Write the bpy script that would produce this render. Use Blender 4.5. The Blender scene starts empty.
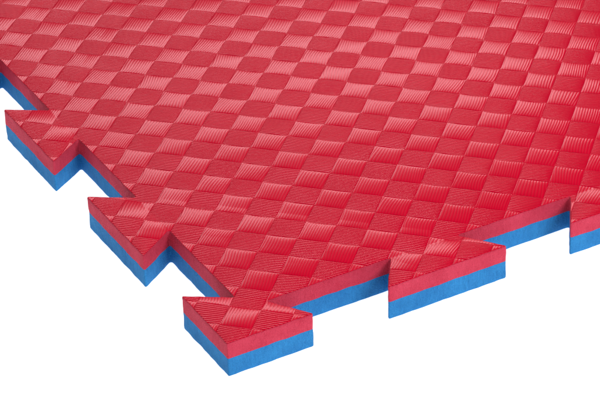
import bpy, bmesh, math
from mathutils import Vector, Matrix, noise, geometry
P=0.235
TH=0.179*P
RED=0.46*TH
scene=bpy.context.scene
scene.view_settings.view_transform='Standard'; scene.view_settings.look='None'
# ---------- camera
az,el,roll=0.49701,0.55854,-0.03589
C=Vector((-3.73791,-7.60674,6.01828))*P
fw=Vector((math.sin(az)*math.cos(el),math.cos(az)*math.cos(el),-math.sin(el)))
r=Vector((math.cos(az),-math.sin(az),0)); u=r.cross(fw)
r2=r*math.cos(roll)+u*math.sin(roll); u2=-r*math.sin(roll)+u*math.cos(roll)
cam=bpy.data.cameras.new("camera"); co=bpy.data.objects.new("camera",cam); scene.collection.objects.link(co)
M=Matrix((r2,u2,-fw)).transposed().to_4x4(); M.translation=C+Vector((0,0,TH)); co.matrix_world=M
cam.sensor_width=36; cam.lens=math.exp(7.77381)/600*36; cam.clip_end=200
scene.camera=co

# ---------- outline
L=4.26; D=.2
def side(x=0.0):
    pts=[(0,0)]; s=.44
    for i in range(4):
        e=x if i==1 else 0
        pts.extend([(s+e,0),(s-.135+e*.5,D),(s+.38+.14,D),(s+.38,0)])
        s+=1.0
    return pts
S=side(); S0=side(.03)
poly=[(s,d) for s,d in S0]+[(L-d,s) for s,d in S]+[(L-s,L-d) for s,d in S]+[(d,L-s) for s,d in S]
poly=[Vector((x*P,y*P)) for x,y in poly]
def outline(poly,rad,step=.003):
    out=[];n=len(poly);segs=[]
    for i in range(n):
        p=poly[i];a=(poly[i-1]-p).normalized();b=(poly[(i+1)%n]-p).normalized()
        ang=a.angle(b); t=rad/math.tan(ang/2)
        p0=p+a*t;p1=p+b*t
        segs.append([p0*(1-q)**2+p*2*q*(1-q)+p1*q*q for q in (0,.25,.5,.75,1)])
    for i in range(n):
        out+=segs[i]
        a=segs[i][-1]; b=segs[(i+1)%n][0]; k=int((b-a).length/step)
        for j in range(1,k): out.append(a.lerp(b,j/k))
    return out
poly=outline(poly,0.0022)
n=len(poly)
nor=[]
for i in range(n):
    t=(poly[(i+1)%n]-poly[i-1]).normalized(); nor.append(Vector((t.y,-t.x)))
def wob(p,z):
    v=Vector((p.x,p.y,z*1.5))
    return noise.noise(v*70)*.0007+noise.noise(v*260+Vector((7,3,1)))*.00022
def zint(p):
    return TH-RED+noise.noise(Vector((p.x,p.y,3))*45)*.0009+noise.noise(Vector((p.x,p.y,9))*200)*.0002
def slab(name,rings,mat):
    V=[];F=[];rows=[]
    for zf,ins in rings:
        row=[]
        for i in range(n):
            p=poly[i]; z=zf(p); q=p+nor[i]*(wob(p,min(max(z,.0015),TH-.0015))-ins)
            row.append(len(V)); V.append((q.x,q.y,z))
        rows.append(row)
    for k in range(len(rows)-1):
        for i in range(n):
            j=(i+1)%n
            F.append((rows[k][i],rows[k][j],rows[k+1][j],rows[k+1][i]))
    def cap(row,up):
        pts=[Vector(V[i][:2]) for i in row]
        vo,eo,fo,ov,oe,of=geometry.delaunay_2d_cdt(pts,[],[list(range(n))],1,1e-7)
        idx=[]
        for k,v in enumerate(vo):
            if ov[k]: idx.append(row[ov[k][0]])
            else:
                idx.append(len(V)); V.append((v.x,v.y,V[row[0]][2]))
        for f in fo:
            c=[idx[k] for k in f]
            A=sum(vo[f[k]].cross(vo[f[(k+1)%len(f)]]) for k in range(len(f)))
            if (A>0)!=up: c=c[::-1]
            F.append(tuple(c))
    cap(rows[-1],True); cap(rows[0],False)
    me=bpy.data.meshes.new(name); me.from_pydata(V,[],F); me.update()
    me.shade_smooth()
    me.set_sharp_from_angle(angle=math.radians(38))
    me.materials.append(mat)
    ob=bpy.data.objects.new(name,me); scene.collection.objects.link(ob)
    return ob

# ---------- node helper
class G:
    def __init__(s,name):
        s.m=bpy.data.materials.new(name); s.m.use_nodes=True; s.t=s.m.node_tree; s.t.nodes.clear()
    def n(s,typ,**kw):
        nd=s.t.nodes.new(typ)
        for k,v in kw.items(): setattr(nd,k,v)
        return nd
    def l(s,a,b): s.t.links.new(a,b)
    def m_(s,op,*args):
        nd=s.n('ShaderNodeMath',operation=op)
        for i,a in enumerate(args):
            if isinstance(a,(int,float)): nd.inputs[i].default_value=a
            else: s.l(a,nd.inputs[i])
        return nd.outputs[0]
    def noise(s,vec,scale,detail=2,rough=.5):
        nd=s.n('ShaderNodeTexNoise'); nd.inputs['Scale'].default_value=scale; nd.inputs['Detail'].default_value=detail
        nd.inputs['Roughness'].default_value=rough; s.l(vec,nd.inputs['Vector']); return nd.outputs['Fac']
    def mix(s,f,a,b):
        nd=s.n('ShaderNodeMix',data_type='RGBA')
        if isinstance(f,(int,float)): nd.inputs[0].default_value=f
        else: s.l(f,nd.inputs[0])
        for i,c in ((6,a),(7,b)):
            if isinstance(c,tuple): nd.inputs[i].default_value=(*c,1)
            else: s.l(c,nd.inputs[i])
        return nd.outputs[2]

def foam(g,col,colb,rough=.75):
    tc=g.n('ShaderNodeTexCoord').outputs['Object']
    mp=g.n('ShaderNodeMapping'); mp.inputs['Scale'].default_value=(1,1,.3); g.l(tc,mp.inputs[0])
    streak=g.noise(mp.outputs[0],300,3,.6)
    fine=g.noise(tc,700,3,.75)
    blotch=g.noise(tc,30,3,.6)
    b=g.n('ShaderNodeBsdfPrincipled')
    f=g.m_('ADD',g.m_('MULTIPLY',blotch,.7),g.m_('ADD',g.m_('MULTIPLY',streak,.5),g.m_('MULTIPLY',fine,.9)))
    f=g.m_('MULTIPLY',g.m_('SUBTRACT',f,.72),1.7)
    g.l(g.mix(f,col,colb),b.inputs['Base Color'])
    b.inputs['Roughness'].default_value=rough
    b.inputs['Specular IOR Level'].default_value=.25
    h=g.m_('ADD',g.m_('MULTIPLY',streak,.0015),g.m_('MULTIPLY',fine,.0026))
    bp=g.n('ShaderNodeBump'); bp.inputs['Distance'].default_value=1; bp.inputs['Strength'].default_value=.9
    g.l(h,bp.inputs['Height']); g.l(bp.outputs[0],b.inputs['Normal'])
    return b,tc

def side_mat(name,c1,c2):
    g=G(name); b,_=foam(g,c1,c2); o=g.n('ShaderNodeOutputMaterial'); g.l(b.outputs[0],o.inputs[0]); return g.m

def top_mat():
    g=G("embossed_red_foam")
    CELL=.0352
    tc=g.n('ShaderNodeTexCoord').outputs['Object']
    sp=g.n('ShaderNodeSeparateXYZ'); g.l(tc,sp.inputs[0]); x,y=sp.outputs[0],sp.outputs[1]
    r=math.sqrt(.5)
    a=g.m_('ADD',g.m_('MULTIPLY',g.m_('SUBTRACT',x,y),r/CELL),100.5)
    b=g.m_('ADD',g.m_('MULTIPLY',g.m_('ADD',x,y),r/CELL),100.12)
    ia=g.m_('FLOOR',a); ib=g.m_('FLOOR',b)
    fa=g.m_('FRACT',a); fb=g.m_('FRACT',b)
    par=g.m_('GREATER_THAN',g.m_('MODULO',g.m_('ADD',ia,ib),2.0),.5)
    cv=g.n('ShaderNodeCombineXYZ'); g.l(ia,cv.inputs[0]); g.l(ib,cv.inputs[1])
    wn=g.n('ShaderNodeTexWhiteNoise',noise_dimensions='3D'); g.l(cv.outputs[0],wn.inputs['Vector'])
    vs=g.n('ShaderNodeVectorMath',operation='SCALE'); g.l(wn.outputs['Color'],vs.inputs[0]); vs.inputs['Scale'].default_value=3.0
    va=g.n('ShaderNodeVectorMath',operation='ADD'); g.l(tc,va.inputs[0]); g.l(vs.outputs[0],va.inputs[1])
    nz=g.noise(va.outputs[0],18,0)
    w=g.m_('MULTIPLY',g.m_('SUBTRACT',nz,.5),.32)
    inv=g.m_('SUBTRACT',1.0,par)
    co_=g.m_('ADD',g.m_('ADD',g.m_('MULTIPLY',a,par),g.m_('MULTIPLY',b,inv)),w)
    N=11
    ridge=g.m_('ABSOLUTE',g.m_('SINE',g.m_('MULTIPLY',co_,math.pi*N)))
    def edge(f): return g.m_('MULTIPLY',g.m_('MULTIPLY',f,g.m_('SUBTRACT',1.0,f)),4.0)
    ea=g.m_('POWER',edge(fa),.45); eb=g.m_('POWER',edge(fb),.45)
    pil=g.m_('MULTIPLY',ea,eb)
    fine=g.noise(tc,900,2,.6)
    amp=g.m_('ADD',.00014,g.m_('MULTIPLY',inv,.00021))
    h=g.m_('ADD',g.m_('MULTIPLY',ridge,amp),g.m_('MULTIPLY',pil,.0012))
    h=g.m_('ADD',h,g.m_('MULTIPLY',fine,.00006))
    bs=g.n('ShaderNodeBsdfPrincipled')
    blotch=g.noise(tc,12,3,.6)
    groove_shade=g.m_('MULTIPLY',g.m_('POWER',g.m_('SUBTRACT',1.0,ridge),2.0),g.m_('ADD',.35,g.m_('MULTIPLY',inv,.35)))  # groove occlusion painted into the base colour, stronger in squares with higher ridges
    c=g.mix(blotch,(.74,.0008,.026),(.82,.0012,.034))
    g.l(g.mix(groove_shade,c,(.32,.001,.010)),bs.inputs['Base Color'])
    bs.inputs['Roughness'].default_value=.29
    bs.inputs['Specular IOR Level'].default_value=.15
    bs.inputs['Specular Tint'].default_value=(1,.26,.42,1)
    bp=g.n('ShaderNodeBump'); bp.inputs['Distance'].default_value=1; bp.inputs['Strength'].default_value=1
    g.l(h,bp.inputs['Height']); g.l(bp.outputs[0],bs.inputs['Normal'])
    b2,_=foam(g,(.58,.018,.056),(.78,.06,.12))
    geo=g.n('ShaderNodeNewGeometry'); s2=g.n('ShaderNodeSeparateXYZ'); g.l(geo.outputs['True Normal'],s2.inputs[0])
    up=g.m_('GREATER_THAN',s2.outputs[2],.75)
    ms=g.n('ShaderNodeMixShader'); g.l(up,ms.inputs[0]); g.l(b2.outputs[0],ms.inputs[1]); g.l(bs.outputs[0],ms.inputs[2])
    o=g.n('ShaderNodeOutputMaterial'); g.l(ms.outputs[0],o.inputs[0])
    return g.m

mat=bpy.data.objects.new("puzzle_mat",None); scene.collection.objects.link(mat)
mat["label"]="red and blue interlocking foam floor mat with embossed checker surface"
mat["category"]="foam mat"
def lv(k): return lambda p:k
def mid(t): return lambda p:zint(p)*(1-t)+TH*t
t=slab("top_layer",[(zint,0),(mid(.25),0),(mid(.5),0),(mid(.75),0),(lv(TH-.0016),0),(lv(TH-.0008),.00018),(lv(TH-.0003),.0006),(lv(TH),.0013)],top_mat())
b=slab("bottom_layer",[(lv(0),.0012),(lv(.0004),.0005),(lv(.0014),.0),(lambda p:zint(p)*.25,0),(lambda p:zint(p)*.5,0),(lambda p:zint(p)*.75,0),(lambda p:zint(p)-.00004,0)],side_mat("blue_foam",(.009,.165,.48),(.032,.31,.73)))
t["label"]="red top layer embossed with hatched checkers"; b["label"]="smooth blue foam bottom layer"
for o in (t,b): o.parent=mat

# ---------- ground
me=bpy.data.meshes.new("ground"); s=30
me.from_pydata([(-s,-s,-.0005),(s,-s,-.0005),(s,s,-.0005),(-s,s,-.0005)],[],[(0,1,2,3)])
gr=bpy.data.objects.new("ground",me); scene.collection.objects.link(gr); gr["kind"]="structure"
g=G("glow_white_ground"); b_=g.n('ShaderNodeBsdfPrincipled'); b_.inputs['Base Color'].default_value=(.9,.9,.9,1)
b_.inputs['Roughness'].default_value=.9; b_.inputs['Specular IOR Level'].default_value=0
b_.inputs['Emission Color'].default_value=(1,1,1,1); b_.inputs['Emission Strength'].default_value=.95  # glow added to the ground to wash out shadows and lift the mat sides
o=g.n('ShaderNodeOutputMaterial'); g.l(b_.outputs[0],o.inputs[0]); me.materials.append(g.m)

# ---------- light
w=bpy.data.worlds.new("World"); scene.world=w; w.use_nodes=True
w.node_tree.nodes['Background'].inputs[0].default_value=(1,1,1,1); w.node_tree.nodes['Background'].inputs[1].default_value=.05
def area(name,loc,tgt,size,sy,power):
    l=bpy.data.lights.new(name,'AREA'); l.shape='RECTANGLE'; l.size=size; l.size_y=sy; l.energy=power
    ob=bpy.data.objects.new(name,l); scene.collection.objects.link(ob); ob.location=loc
    ob.rotation_euler=(Vector(tgt)-Vector(loc)).to_track_quat('-Z','Y').to_euler()
area("softbox_back",(1.7,4.3,2.75),(.35,.45,0),4.4,.55,180)
area("fill_front",(1.1,-1.9,1.9),(.4,.4,0),1.6,1.2,62)  # added front fill, diffuse light for the side walls and top
area("fill_side",(-2.2,-.6,1.6),(.2,.3,0),1.2,1.2,8)  # added weak fill from the left for the side walls
